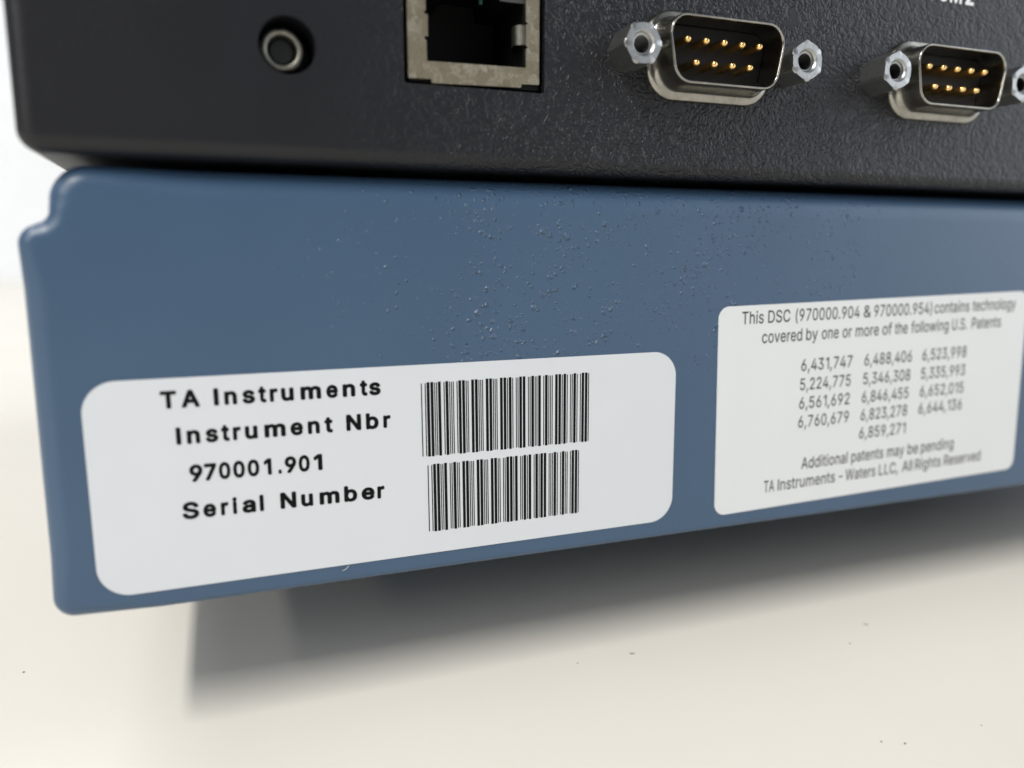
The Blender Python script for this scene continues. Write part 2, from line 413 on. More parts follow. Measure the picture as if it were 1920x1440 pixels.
 's': (365, [[182,-8,157,-7,123,0,102,8,84,18,62,38,50,54,41,73,36,94,94,107,101,87,117,66,141,52,170,46,206,47,227,53,244,62,262,81,267,95,266,115,258,131,249,140,221,153,133,174,104,186,72,208,58,227,50,249,47,274,51,305,59,323,79,347,105,365,137,378,161,383,200,384,244,376,279,358,304,332,314,316,324,290,268,277,254,304,243,316,228,325,199,332,166,331,139,322,119,305,109,285,109,270,112,258,124,243,144,232,246,205,287,187,306,171,320,153,328,131,331,107,329,85,323,65,312,47,290,24,260,6,236,-2,210,-7]]),
 't': (227, [[204,379,204,327,6,327,6,379],[65,471,126,471,127,83,130,70,136,61,150,53,172,50,202,54,213,2,196,-2,168,-4,125,2,102,14,92,21,84,30,72,52,68,64,65,93]]),
 'u': (410, [[182,-5,158,-3,135,2,106,16,89,31,75,48,60,82,54,109,53,139,53,379,114,379,114,144,116,117,124,94,130,84,145,67,154,61,175,53,200,50,234,55,256,66,274,83,287,105,295,132,296,153,296,379,357,379,357,0,298,0,298,92,307,92,301,75,286,47,267,25,234,5,209,-3]]),
 'v': (389, [[163,0,17,379,84,379,173,132,206,21,184,21,220,144,305,379,371,379,226,0]]),
 'w': (567, [[138,0,23,379,87,379,147,164,175,41,165,41,179,105,252,379,316,379,375,163,402,41,391,41,402,90,430,202,480,379,545,379,429,0,368,0,316,181,277,338,291,338,258,207,199,0]]),
 'y': (389, [[47,-139,61,-86,99,-90,113,-86,126,-78,138,-64,145,-51,163,-1,17,379,84,379,173,132,206,21,184,21,220,144,305,379,371,379,204,-58,187,-93,171,-113,159,-124,132,-139,117,-143,91,-145,69,-144]]),
}

WEIGHT = {'b': 36.0, 'r': 8.0, 'm': 22.0}      # how far every stroke is thickened
_glyphs = {}


def winding(p, l):
    """how many times the closed line l runs round p"""
    c = 0
    for i in range(len(l)):
        a, b = l[i - 1], l[i]
        if (a.y > p.y) != (b.y > p.y) and p.x < (b.x - a.x) * (p.y - a.y) / (b.y - a.y) + a.x:
            c += 1 if b.y > a.y else -1
    return c


def fill(loops):
    """points and triangles of the area the loops enclose (non-zero rule, so strokes may overlap)"""
    ed, o = [], 0
    for l in loops:
        ed += [(o + i, o + (i + 1) % len(l)) for i in range(len(l))]
        o += len(l)
    r = delaunay_2d_cdt([p for l in loops for p in l], ed, [], 0, 1e-5)
    v, f = r[0], r[2]
    return v, [tuple(t) for t in f if sum(winding((v[t[0]] + v[t[1]] + v[t[2]]) / 3, l) for l in loops)]


def glyph(s, style):
    """triangles of a word: verts (x, y, piece), faces, bounds"""
    key = (s, style)
    if key in _glyphs:
        return _glyphs[key]
    vs_, fs, pen, w = [], [], 0.0, WEIGHT[style]
    for ch in s:
        adv, loops = GLYPHS[ch]
        pts, tri = fill([[Vector((l[i] + pen, l[i + 1])) for i in range(0, len(l), 2)] for l in loops])
        turns = 12 if w > 15 else 6
        for q in range(turns + 1):          # stroke weight: the outline is laid round a small circle
            u = w if q < turns else 0.0
            dx, dy = u * math.cos(2 * math.pi * q / turns), u * math.sin(2 * math.pi * q / turns)
            o = len(vs_)
            vs_ += [(p.x + dx, p.y + dy, q) for p in pts]
            fs += [tuple(i + o for i in t) for t in tri]
        pen += adv + w * 1.2
    xs = [v[0] for v in vs_]
    _glyphs[key] = (vs_, fs, min(xs), max(xs))
    return _glyphs[key]


CAP = {}


def put_words(bm, words, cap, y, bold='r'):
    """words (text, x0, z0, x1, z1): stretched between the two ends of its baseline, capitals cap mm high"""
    if bold not in CAP:
        ys = [v[1] for v in glyph('I', bold)[0]]
        CAP[bold] = (min(ys), max(ys) - min(ys))
    base, ch = CAP[bold]
    k = cap / ch
    for s, x0, z0, x1, z1 in words:
        vs_, fs, lo, hi = glyph(s, bold)
        w = x1 - x0
        bv = []
        for gx, gy, piece in vs_:
            t = (gx - lo) / (hi - lo)
            h = (gy - base) * k
            bv.append(bm.verts.new((x0 + w * t - h * (z1 - z0) / w, y - 0.0015 * piece, z0 + (z1 - z0) * t + h)))
        for f in fs:
            try:
                bm.faces.new([bv[i] for i in f])
            except ValueError:
                pass


def turned(pts, cx, cz, a):
    c, s = math.cos(a), math.sin(a)
    return [(cx + x * c - z * s, cz + x * s + z * c) for x, z in pts]

# ------------------------------------------------------------------ materials
def blue_paint():
    mt, nt, b = mat('blue_paint')
    v = coords(nt)
    f, _ = noise(nt, v, 0.05, 3)
    nt.links.new(ramp(nt, f, [(0.3, (0.043, 0.085, 0.150)), (0.7, (0.047, 0.092, 0.160))]), b.inputs['Base Color'])
    setp(b, rough=0.37, spec=0.5)
    # paint nibs: scattered grains of uneven size, denser in patches
    _, wc = noise(nt, v, 0.9, 2)
    mx = nt.nodes.new('ShaderNodeVectorMath')
    mx.operation = 'MULTIPLY_ADD'
    nt.links.new(wc, mx.inputs[0])
    mx.inputs[1].default_value = (1.1, 1.1, 1.1)
    nt.links.new(v, mx.inputs[2])
    tc = nt.nodes.new('ShaderNodeTexCoord')
    sx = nt.nodes.new('ShaderNodeSeparateXYZ')
    nt.links.new(tc.outputs['Object'], sx.inputs[0])
    mr = nt.nodes.new('ShaderNodeMapRange')          # hardly any at the left end of the base
    mr.interpolation_type = 'SMOOTHSTEP'
    for k, q in enumerate((-0.055, -0.014, 0.12, 1.0)):
        mr.inputs[k + 1].default_value = q
    nt.links.new(sx.outputs['X'], mr.inputs[0])
    patch, _ = noise(nt, v, 0.09, 2)
    dens = math_node(nt, 'MULTIPLY', ramp(nt, patch, [(0.34, 0.5), (0.54, 1.0)]), mr.outputs[0])
    m2 = nt.nodes.new('ShaderNodeMapRange')          # ... and fewer again towards the right
    m2.interpolation_type = 'SMOOTHSTEP'
    for k, q in enumerate((0.022, 0.06, 1.0, 0.35)):
        m2.inputs[k + 1].default_value = q
    nt.links.new(sx.outputs['X'], m2.inputs[0])
    dens = math_node(nt, 'MULTIPLY', dens, m2.outputs[0])
    m3 = nt.nodes.new('ShaderNodeMapRange')          # ... and towards the lower edge
    m3.interpolation_type = 'SMOOTHSTEP'
    for k, q in enumerate((-0.055, -0.034, 0.3, 1.0)):
        m3.inputs[k + 1].default_value = q
    nt.links.new(sx.outputs['Z'], m3.inputs[0])
    dens = math_node(nt, 'MULTIPLY', dens, m3.outputs[0])
    h = None
    for sc_, gain, tall in ((0.88, 0.46, 1.5), (1.55, 0.56, 1.0)):
        vo = voronoi(nt, mx.outputs[0], sc_)
        sep = nt.nodes.new('ShaderNodeSeparateXYZ')
        nt.links.new(vo.outputs['Color'], sep.inputs[0])
        size = math_node(nt, 'MULTIPLY', math_node(nt, 'POWER', sep.outputs['X'], 1.5), gain)
        size = math_node(nt, 'MULTIPLY', size, dens)
        d = math_node(nt, 'MAXIMUM', math_node(nt, 'SUBTRACT', size, vo.outputs['Distance']), 0.0)
        d = math_node(nt, 'MULTIPLY', d, tall)
        h = d if h is None else math_node(nt, 'ADD', h, d)
    fine, _ = noise(nt, v, 1.3, 3)
    h = math_node(nt, 'ADD', h, math_node(nt, 'MULTIPLY', fine, 0.05))
    bump(nt, b, h, 0.55, 1.0)
    return mt


def black_paint():
    mt, nt, b = mat('black_wrinkle_paint')
    v = coords(nt)
    f, _ = noise(nt, v, 0.08, 2)
    nt.links.new(ramp(nt, f, [(0.3, (0.0065, 0.007, 0.0095)), (0.7, (0.0085, 0.0092, 0.012))]), b.inputs['Base Color'])
    setp(b, rough=0.42, spec=0.40)
    a, _ = noise(nt, v, 1.05, 1.0, 0.5, 1.2)
    mp = nt.nodes.new('ShaderNodeMapRange')          # low flat-topped pebbles with narrow valleys
    mp.interpolation_type = 'SMOOTHSTEP'
    for k, q in enumerate((0.36, 0.60, 0.0, 1.0)):
        mp.inputs[k + 1].default_value = q
    nt.links.new(a, mp.inputs[0])
    w = mp.outputs[0]
    big, _ = noise(nt, v, 0.3, 1)
    h = math_node(nt, 'ADD', w, math_node(nt, 'MULTIPLY', big, 1.0))
    tc = nt.nodes.new('ShaderNodeTexCoord')
    sx = nt.nodes.new('ShaderNodeSeparateXYZ')
    nt.links.new(tc.outputs['Object'], sx.inputs[0])
    mr = nt.nodes.new('ShaderNodeMapRange')          # the paint was sprayed thinner at the left end: shallower relief
    mr.interpolation_type = 'SMOOTHSTEP'
    for k, q in enumerate((-0.045, 0.002, 0.08, 1.0)):
        mr.inputs[k + 1].default_value = q
    nt.links.new(sx.outputs['X'], mr.inputs[0])
    m2 = nt.nodes.new('ShaderNodeMapRange')
    m2.interpolation_type = 'SMOOTHSTEP'
    for k, q in enumerate((0.015, 0.055, 1.0, 0.55)):
        m2.inputs[k + 1].default_value = q
    nt.links.new(sx.outputs['X'], m2.inputs[0])
    h = math_node(nt, 'MULTIPLY', math_node(nt, 'MULTIPLY', h, mr.outputs[0]), m2.outputs[0])
    bump(nt, b, h, 0.13, 1.0)
    return mt


def label_stock(name, col, rough):
    mt, nt, b = mat(name)
    v = coords(nt)
    f, _ = noise(nt, v, 0.12, 3)
    nt.links.new(ramp(nt, f, [(0.3, col), (0.7, tuple(c * 1.02 for c in col))]), b.inputs['Base Color'])
    setp(b, rough=rough, spec=0.4)
    g, _ = noise(nt, v, 1.5, 2)
    bump(nt, b, g, 0.006, 0.6)
    return mt


def plain(name, col, rough, metal=0.0, spec=0.5, grain=None):
    mt, nt, b = mat(name)
    setp(b, col, rough, metal, spec)
    v = coords(nt)
    s, amp, dist = grain or (1.2, 0.1, 0.01)
    f, _ = noise(nt, v, s, 3, 0.6)
    nt.links.new(ramp(nt, f, [(0.3, tuple(c * (1 - amp) for c in col)), (0.7, tuple(min(1, c * (1 + amp)) for c in col))]),
                 b.inputs['Base Color'])
    bump(nt, b, f, dist, 0.8)
    return mt


def tin():
    mt, nt, b = mat('tinned_steel')
    v = coords(nt)
    _, wc = noise(nt, v, 1.1, 3)
    mx = nt.nodes.new('ShaderNodeVectorMath')
    mx.operation = 'MULTIPLY_ADD'
    nt.links.new(wc, mx.inputs[0])
    mx.inputs[1].default_value = (1.4, 1.4, 1.4)
    nt.links.new(v, mx.inputs[2])
    vo = voronoi(nt, mx.outputs[0], 0.9)
    sep = nt.nodes.new('ShaderNodeSeparateXYZ')
    nt.links.new(vo.outputs['Color'], sep.inputs[0])
    fine, _ = noise(nt, v, 2.5, 4, 0.7)
    k = math_node(nt, 'ADD', math_node(nt, 'MULTIPLY', sep.outputs['X'], 0.38), math_node(nt, 'MULTIPLY', fine, 0.72))
    nt.links.new(ramp(nt, k, [(0.25, (0.20, 0.172, 0.118)), (0.55, (0.285, 0.25, 0.182)), (0.85, (0.52, 0.475, 0.375))]),
                 b.inputs['Base Color'])
    nt.links.new(ramp(nt, k, [(0.2, 0.55), (0.9, 0.34)]), b.inputs['Roughness'])
    setp(b, metal=0.85)
    bump(nt, b, k, 0.05, 0.7)
    return mt


def table_paint():
    mt, nt, b = mat('cream_laminate')
    v = coords(nt)
    f, _ = noise(nt, v, 0.012, 4)
    nt.links.new(ramp(nt, f, [(0.3, (0.765, 0.72, 0.64)), (0.7, (0.795, 0.75, 0.67))]), b.inputs['Base Color'])
    setp(b, rough=0.42, spec=0.4)
    g, _ = noise(nt, v, 0.8, 3)
    bump(nt, b, g, 0.03, 0.6)
    return mt


M_BLUE = blue_paint()
M_BLACK = black_paint()
M_LABEL = label_stock('white_label_stock', (0.605, 0.628, 0.655), 0.34)
M_LABEL2 = label_stock('white_film', (0.66, 0.678, 0.685), 0.38)
M_INK = plain('black_ink', (0.004, 0.004, 0.0045), 0.6, spec=0.12)
M_GREY = plain('grey_ink', (0.045, 0.045, 0.042), 0.55, spec=0.2)
M_WHITE = plain('white_ink', (0.78, 0.79, 0.80), 0.6)
M_TIN = tin()
M_SHELL = plain('nickel_shell', (0.31, 0.30, 0.265), 0.22, 1.0, grain=(0.9, 0.16, 0.02))
M_ZINC = plain('zinc_plate', (0.38, 0.385, 0.38), 0.36, 1.0, grain=(2.0, 0.12, 0.03))
M_GOLD = plain('gold_plate', (0.90, 0.60, 0.24), 0.25, 1.0)
M_RESIN = plain('black_resin', (0.003, 0.003, 0.0035), 0.5, spec=0.25)
M_BORE = plain('shaded_thread', (0.10, 0.105, 0.105), 0.34, 1.0, grain=(2.0, 0.2, 0.03))
M_STEEL = plain('dull_steel_ring', (0.27, 0.265, 0.23), 0.46, 1.0, grain=(1.5, 0.15, 0.02))
M_GREEN = plain('green_board', (0.008, 0.06, 0.045), 0.5)
M_RUBBER = plain('grey_rubber', (0.03, 0.03, 0.032), 0.7)
M_CRUMB = plain('dark_grit', (0.06, 0.05, 0.045), 0.8)
M_FIBRE = plain('pale_fibre', (0.75, 0.74, 0.72), 0.7)
M_TABLE = table_paint()
M_WALL = plain('white_wall_paint', (0.86, 0.87, 0.88), 0.7, grain=(0.02, 0.02, 0.2))

TABLE_Z = -84.5

# ------------------------------------------------------------------ setting
bm = bmesh.new()
box(bm, -1900, 2300, -700, 2200, -128, TABLE_Z)
o = link('table_top', bm, M_TABLE, smooth=False)
o['kind'] = 'structure'
bm = bmesh.new()
box(bm, -3200, 3200, 2203, 2300, -850, 1500)
o = link('wall', bm, M_WALL, smooth=False)
o['kind'] = 'structure'

# ------------------------------------------------------------------ blue base
base = empty('instrument_base', (80, 125, TABLE_Z),
             'slate blue painted instrument base carrying a white barcode label and a grey-print label', 'instrument base')
corners = [(-70.4, -66.8, 2.4), (230, -66.8, 4), (230, -16.2, 4.2), (-67.2, -16.2, 4.1), (-67.3, -21.9, 1.4), (-70.4, -23.3, 2.3)]
fil_c = {0: 1.8, 1: 2.0, 2: 4.0, 3: 2.5, 4: 2.0, 5: 1.7}
pts, idx = rounded(corners, 10)
fil = [fil_c[i] for i in idx]
P2, F2 = [], []
for i, p in enumerate(pts):                 # extra points along the long edges, where the edge radius changes
    P2.append(p)
    F2.append(fil[i])
    q = pts[(i + 1) % len(pts)]
    if (q - p).length > 20:
        g0, g1 = fil[i], fil[(i + 1) % len(pts)]
        if abs(p.y + 66.8) < 0.1 and abs(q.y + 66.8) < 0.1:
            P2 += [p.lerp(q, 0.03), p.lerp(q, 0.97)]
            F2 += [0.8, 0.8]
        elif abs(q.x + 70.4) < 0.1 and abs(p.x + 70.4) < 0.1:
            P2 += [p.lerp(q, 0.12), p.lerp(q, 0.88)]
            F2 += [2.7, 2.7]
        elif abs(p.y - q.y) < 0.1:                       # top edge: a softer radius away from the stepped corner
            for k, g in ((0.05, 4.0), (0.955, 4.0), (0.97, 3.7), (0.985, 3.1)):
                P2.append(p.lerp(q, k))
                F2.append(g)
        else:
            P2 += [p.lerp(q, 0.5)]
            F2 += [(g0 + g1) / 2]
bm = bmesh.new()
case(bm, P2, F2, 250, 10)
link('housing', bm, M_BLUE, base)
for fx in (-20, 180):
    for fy in (120, 225):
        bm = bmesh.new()
        rings = [[(fx + r * math.cos(2 * math.pi * i / 32), fy + r * math.sin(2 * math.pi * i / 32), z) for i in range(32)]
                 for r, z in ((9.5, TABLE_Z), (10, TABLE_Z + 1), (11, -66.9))]
        loft(bm, rings, True, True)
        link('rubber_foot', bm, M_RUBBER, base, (fx, fy, TABLE_Z))


def sticker(name, cx, cz, w, h, r, a, material, thick=0.09):
    p, _ = rounded([(-w / 2, -h / 2, r), (w / 2, -h / 2, r), (w / 2, h / 2, r), (-w / 2, h / 2, r)], 12)
    out = turned([(q.x, q.y) for q in p], cx, cz, a)
    bm = bmesh.new()
    prism(bm, [out], -thick, 0.05)
    return link(name, bm, material, base, (cx, 0, cz))


lab = sticker('barcode_label', -27.85, -51.90, 75.47, 25.01, 3.6, 0.005, M_LABEL)
lab['label'] = 'white rounded label with two barcodes and bold black print'

LINES_A = [
    [('T', -57.671, -43.033, -55.929, -43.023), ('A', -55.465, -43.021, -53.493, -43.01), ('I', -51.996, -43.002, -51.448, -42.999), ('n', -50.85, -42.996, -49.457, -42.988), ('s', -48.866, -42.985, -47.451, -42.977), ('t', -47.077, -42.975, -46.173, -42.97), ('r', -45.795, -42.968, -44.882, -42.963), ('u', -44.5, -42.961, -43.039, -42.953), ('m', -42.263, -42.949, -39.831, -42.935), ('e', -39.228, -42.932, -37.837, -42.924), ('n', -37.273, -42.921, -35.732, -42.913), ('t', -35.16, -42.91, -34.223, -42.905), ('s', -34.042, -42.904, -32.598, -42.896)] ,
    [('I', -56.269, -47.309, -55.737, -47.305), ('n', -55.137, -47.302, -53.705, -47.293), ('s', -53.128, -47.289, -51.747, -47.281), ('t', -51.411, -47.279, -50.499, -47.273), ('r', -50.13, -47.271, -49.24, -47.265), ('u', -48.792, -47.263, -47.365, -47.254), ('m', -46.608, -47.249, -44.156, -47.234), ('e', -43.614, -47.231, -42.131, -47.222), ('n', -41.58, -47.218, -40.155, -47.209), ('t', -39.596, -47.206, -38.586, -47.2), ('N', -36.966, -47.19, -35.129, -47.178), ('b', -34.55, -47.175, -32.967, -47.165), ('r', -32.379, -47.162, -31.45, -47.156)] ,
    [('9', -55.131, -51.836, -53.686, -51.835), ('7', -53.541, -51.835, -52.181, -51.833), ('0', -51.931, -51.833, -50.645, -51.832), ('0', -50.347, -51.832, -49.03, -51.831), ('0', -48.729, -51.83, -47.396, -51.829), ('1', -46.877, -51.829, -45.988, -51.828), ('.', -45.247, -51.827, -44.829, -51.827), ('9', -44.472, -51.826, -43.111, -51.825), ('0', -42.844, -51.825, -41.531, -51.824), ('1', -41.054, -51.823, -40.013, -51.822)] ,
    [('S', -56.166, -56.255, -54.342, -56.253), ('e', -53.904, -56.252, -52.477, -56.25), ('r', -51.959, -56.25, -51.095, -56.249), ('i', -50.646, -56.248, -50.135, -56.247), ('a', -49.562, -56.247, -48.012, -56.245), ('l', -47.578, -56.244, -47.098, -56.243), ('N', -45.187, -56.241, -43.301, -56.239), ('u', -42.747, -56.238, -41.31, -56.236), ('m', -40.538, -56.235, -38.096, -56.232), ('b', -37.537, -56.231, -35.912, -56.229), ('e', -35.377, -56.228, -33.728, -56.226), ('r', -33.389, -56.226, -32.452, -56.224)] ,
]
LINES_B = [
    [('This', 20.752, -35.752, 24.613, -35.681), ('DSC', 25.396, -35.666, 29.43, -35.591), ('(970000.904', 30.43, -35.573, 42.72, -35.345), ('&', 43.52, -35.33, 44.989, -35.303), ('970000.954)', 45.623, -35.291, 57.722, -35.066), ('contains', 58.288, -35.056, 66.003, -34.913), ('technology', 66.713, -34.9, 76.733, -34.714)] ,
    [('covered', 24.484, -38.672, 31.846, -38.527), ('by', 32.6, -38.512, 34.815, -38.469), ('one', 35.582, -38.453, 38.853, -38.389), ('or', 39.604, -38.374, 41.425, -38.338), ('more', 42.187, -38.324, 46.861, -38.232), ('of', 47.574, -38.217, 49.551, -38.179), ('the', 50.166, -38.166, 52.832, -38.114), ('following', 53.57, -38.1, 61.686, -37.94), ('U.S.', 62.459, -37.925, 65.781, -37.859), ('Patents', 66.889, -37.837, 73.628, -37.705)] ,
    [('6,431,747', 32.024, -43.253, 41.941, -43.042), ('6,488,406', 44.359, -42.991, 54.254, -42.78), ('6,523,998', 56.502, -42.732, 66.287, -42.524)] ,
    [('5,224,775', 32.008, -46.235, 41.856, -46.061), ('5,346,308', 44.387, -46.017, 54.206, -45.844), ('5,335,993', 56.536, -45.803, 66.356, -45.63)] ,
    [('6,561,692', 32.052, -49.158, 41.901, -49.001), ('6,846,455', 44.37, -48.961, 54.145, -48.805), ('6,652,015', 56.595, -48.766, 66.328, -48.611)] ,
    [('6,760,679', 32.064, -52.108, 41.979, -51.929), ('6,823,278', 44.385, -51.885, 54.15, -51.709), ('6,644,136', 56.607, -51.664, 66.284, -51.49)] ,
    [('6,859,271', 44.366, -54.847, 54.087, -54.709)] ,
    [('Additional', 33.149, -58.816, 42.31, -58.636), ('patents', 43.092, -58.621, 49.726, -58.491), ('may', 50.54, -58.475, 54.208, -58.403), ('be', 54.965, -58.388, 57.256, -58.343), ('pending', 57.91, -58.331, 65.216, -58.187)] ,
    [('TA', 26.227, -61.885, 28.189, -61.844), ('Instruments', 28.848, -61.83, 40.015, -61.599), ('-', 40.789, -61.583, 41.566, -61.567), ('Waters', 42.134, -61.555, 48.348, -61.426), ('LLC,', 49.084, -61.411, 53.185, -61.326), ('All', 54.054, -61.308, 56.302, -61.261), ('Rights', 56.916, -61.248, 62.651, -61.129), ('Reserved', 63.365, -61.115, 71.854, -60.939)] ,
]


CAP_A = 2.05
for ln in LINES_A:
    bm = bmesh.new()
    put_words(bm, ln, CAP_A, -0.10, 'b')
    link('printed_line', bm, M_INK, lab, (ln[0][1], -0.10, ln[0][2]), smooth=False)

C39 = {'0': 'nnnwwnwnn', '1': 'wnnwnnnnw', '2': 'nnwwnnnnw', '3': 'wnwwnnnnn', '4': 'nnnwwnnnw', '5': 'wnnwwnnnn', '6': 'nnwwwnnnn',
       '7': 'nnnwnnwnw', '8': 'wnnwnnwnn', '9': 'nnwwnnwnn', '-': 'nwnnnnwnw', '.': 'wwnnnnwnn', '*': 'nwnnwnwnn'}


def barcode(text, cx, cz, w, h, a):
    bars, x = [], 0.0
    for ch in text:
        for k, t in enumerate(C39[ch]):
            s = 3.0 if t == 'w' else 1.0
            if k % 2 == 0:
                bars.append((x, x + s, t))
            x += s
        x += 1.0
    total = x - 1.0
    u = w / total
    bm = bmesh.new()
    for x0, x1, t in bars:
        e = 0.05 * u                            # print gain: bars a little wide, wide ones a little long
        g = 0.10 if t == 'w' else 0.0
        a0, a1 = x0 * u - w / 2 - e, x1 * u - w / 2 + e
        q = turned([(a0, -h / 2 - g), (a1, -h / 2 - g), (a1, h / 2 + g), (a0, h / 2 + g)], cx, cz, a)
        bm.faces.new([bm.verts.new((p[0], -0.10, p[1])) for p in q])
    return link('barcode', bm, M_INK, lab, (cx, -0.10, cz), smooth=False)


barcode('*970001.901*', -15.68, -46.47, 23.57, 9.50, 0.005)
barcode('*2000-2938*', -16.03, -56.90, 21.52, 8.90, 0.005)

lab2 = sticker('patent_label', 48.41, -48.15, 62.72, 31.49, 1.8, 0.0228, M_LABEL2, 0.12)
lab2['label'] = 'white label with small grey centred print'
for ln in LINES_B:
    bm = bmesh.new()
    put_words(bm, ln, 1.86, -0.13, 'r')
    link('printed_line', bm, M_GREY, lab2, (ln[0][1], -0.13, ln[0][2]), smooth=False)

# ------------------------------------------------------------------ black unit
PANEL = -1.4                     # its front stands a little proud of the base
unit = empty('electronics_unit', (80, 125, -15.2),
             'black wrinkle-painted electronics unit with metal sockets, stacked on the blue base', 'electronics unit')
corners = [(-69.32, -15.36, 2.3), (230, -15.36, 4), (230, 70, 4), (-69.32, 70, 4)]
pts, idx = rounded(corners, 10)
fil = [1.9 for _ in pts]
rj, _ = rounded([(-29.07, -5.9, .35), (-11.34, -5.9, .35), (-11.34, 8.68, .35), (-29.07, 8.68, .35)], 5)
JX, JZ = -42.13, -2.9
circ = [(JX + 3.09 * math.cos(2 * math.pi * i / 56), JZ + 3.09 * math.sin(2 * math.pi * i / 56)) for i in range(56)]
bm = bmesh.new()
case(bm, pts, fil, 250, 10, PANEL, [([(p.x, p.y) for p in rj], 16.0), (circ, 7.0)])
hs = link('housing', bm, M_BLACK, unit)
bm = bmesh.new()
for fx in (-40, 190):
    for fy in (40, 210):
        box(bm, fx - 8, fx + 8, fy - 8, fy + 8, -16.25, -15.3)
link('foot_pads', bm, M_RUBBER, unit)['kind'] = 'stuff'

# network socket
plate = [(-28.49, -5.22), (-25.71, -5.15), (-25.67, -5.6), (-14.34, -5.32), (-14.24, -4.91), (-11.91, -4.81), (-11.91, 8.33), (-28.49, 8.33)]
hole = [(-26.21, -3.16), (-13.64, -2.93), (-13.64, -0.69), (-13.45, -0.69), (-13.45, -0.39), (-13.64, -0.39), (-13.64, 2.12), (-13.45, 2.12), (-13.45, 2.42), (-13.64, 2.42), (-13.64, 5.76), (-16.66, 5.76), (-16.66, 6.85), (-23.09, 6.85), (-23.09, 4.87), (-26.26, 4.87), (-26.26, 2.45), (-26.48, 2.35), (-26.48, 2.1), (-26.04, 2.05), (-26.04, -0.32), (-26.48, -0.42), (-26.48, -0.72), (-26.24, -0.87)]
bm = bmesh.new()
prism(bm, [plate, hole], -0.9999999999999999, -0.6499999999999999)
for x0, x1 in ((-28.53, -28.18), (-12.27, -11.93)):      # folded sides of the shield
    box(bm, x0 + .03, x1 - .01, -0.6499999999999999, 12.0, -4.7, 8.2)
sock = link('network_socket', bm, M_TIN, unit, (-20.3, -0.9999999999999999, 1.5), angle=30)
bm = bmesh.new()
prism(bm, [[(-28.34, -5.43), (-11.8, -5.43), (-11.8, 8.38), (-28.34, 8.38)],
           [(-26.25, -3.1), (-13.83, -2.9), (-13.83, 5.05), (-16.52, 5.05), (-16.52, 6.99), (-22.98, 6.99), (-22.98, 5.05), (-26.25, 5.05)]], -0.45, 11.0)
box(bm, -28.0, -12.3, 11.0, 12.0, -5.0, 8.0)
link('plastic_insert', bm, M_RESIN, sock, (-20.3, -0.4, 1.5), smooth=False)
bm = bmesh.new()                                        # leaf spring folded in from the right-hand edge
prof = [(-13.59, -0.98), (-13.83, -0.97), (-14.31, -0.8), (-14.77, -0.45), (-14.98, 0.2), (-14.53, 1.8), (-13.38, 4.6)]
z0, z1 = -0.25, 2.05
fr = [bm.verts.new((x, y, z0)) for x, y in prof] + [bm.verts.new((x, y, z1)) for x, y in prof]
n_ = len(prof)
for i in range(n_ - 1):
    bm.faces.new((fr[i], fr[i + 1], fr[n_ + i + 1], fr[n_ + i]))
bmesh.ops.solidify(bm, geom=bm.faces[:], thickness=0.16)
link('spring_tab', bm, M_STEEL, sock, (-13.7, -1, 1))
bm = bmesh.new()                                        # shelf beside the latch slot, and the board edge behind it
box(bm, -16.9, -13.6, -0.58, -0.48, 4.6, 6.0)
link('latch_shelf', bm, plain('grey_resin', (0.05, 0.05, 0.048), 0.5), sock, (-15, -0.5, 5), smooth=False)
bm = bmesh.new()
box(bm, -18.8, -18.4, 1.6, 1.9, 4.65, 6.7)
link('board_edge', bm, M_GREEN, sock, (-18.7, 1.6, 5), smooth=False)

# round socket, set back in its hole
bm = bmesh.new()
def soft_hex(a, r):
    h = r * 0.965 / math.cos((a - 0.2) % (math.pi / 3) - math.pi / 6)
    return min(h, r)
RX, RZ = JX - 0.42, JZ - 0.12
rr = [(2.42, 4.2), (2.42, 0.75), (2.34, 0.5), (2.08, 0.32), (1.78, 0.36), (1.58, 0.6), (1.52, 1.2), (1.52, 4.2)]
rings = []
for r, y in rr:
    rings += lathe(bm, RX, RZ, [(r, y)], 48, soft_hex if r > 2.1 else None)
loft(bm, rings)
rs = link('round_socket', bm, M_STEEL, unit, (RX, 2.2, RZ), angle=50)
bm = bmesh.new()
loft(bm, lathe(bm, RX, RZ, [(1.52, 4.1), (1.52, 1.8), (1.25, 1.4), (0.9, 1.35), (0.01, 1.4)], 40), True, True)
link('plug_face', bm, plain('dark_plastic', (0.012, 0.014, 0.015), 0.55), rs, (RX, 3.2, RZ))


# nine-pin serial connectors
def dee(off, y, n=8):
    """D outline grown by off: wide side up"""
    hw, hh, sl = 8.45 + off, 4.2 + off, 0.74
    r = max(0.4, 2.55 + off)
    p, _ = rounded([(-hw + sl, -hh, r), (hw - sl, -hh, r), (hw + sl, hh, r), (-hw - sl, hh, r)], n)
    return [(q.x, y, q.y) for q in p]


def shift(ring, cx, cz):
    return [(x + cx, y, z + cz) for x, y, z in ring]


def hexnut(cx, cz, tilt):
    def hx(a, r):
        h = 2.38 / math.cos((a - tilt) % (math.pi / 3) - math.pi / 6)
        return min(h, r)
    prof = [(2.9, -1.3), (2.9, -5.72), (2.68, -5.88), (2.42, -6.0), (1.62, -6.0), (1.45, -5.9), (1.30, -5.68)]
    y = -5.68
    while y < 0.3:
        prof += [(1.46, y + .15), (1.06, y + .30)]
        y += 0.30
    prof += [(0.02, y + .05)]
    bm = bmesh.new()
    rings = []
    for r, yy in prof:
        rings += lathe(bm, cx, cz, [(r, yy)], 48, hx if r > 2.3 else None)
    loft(bm, rings, False, True)
    return bm


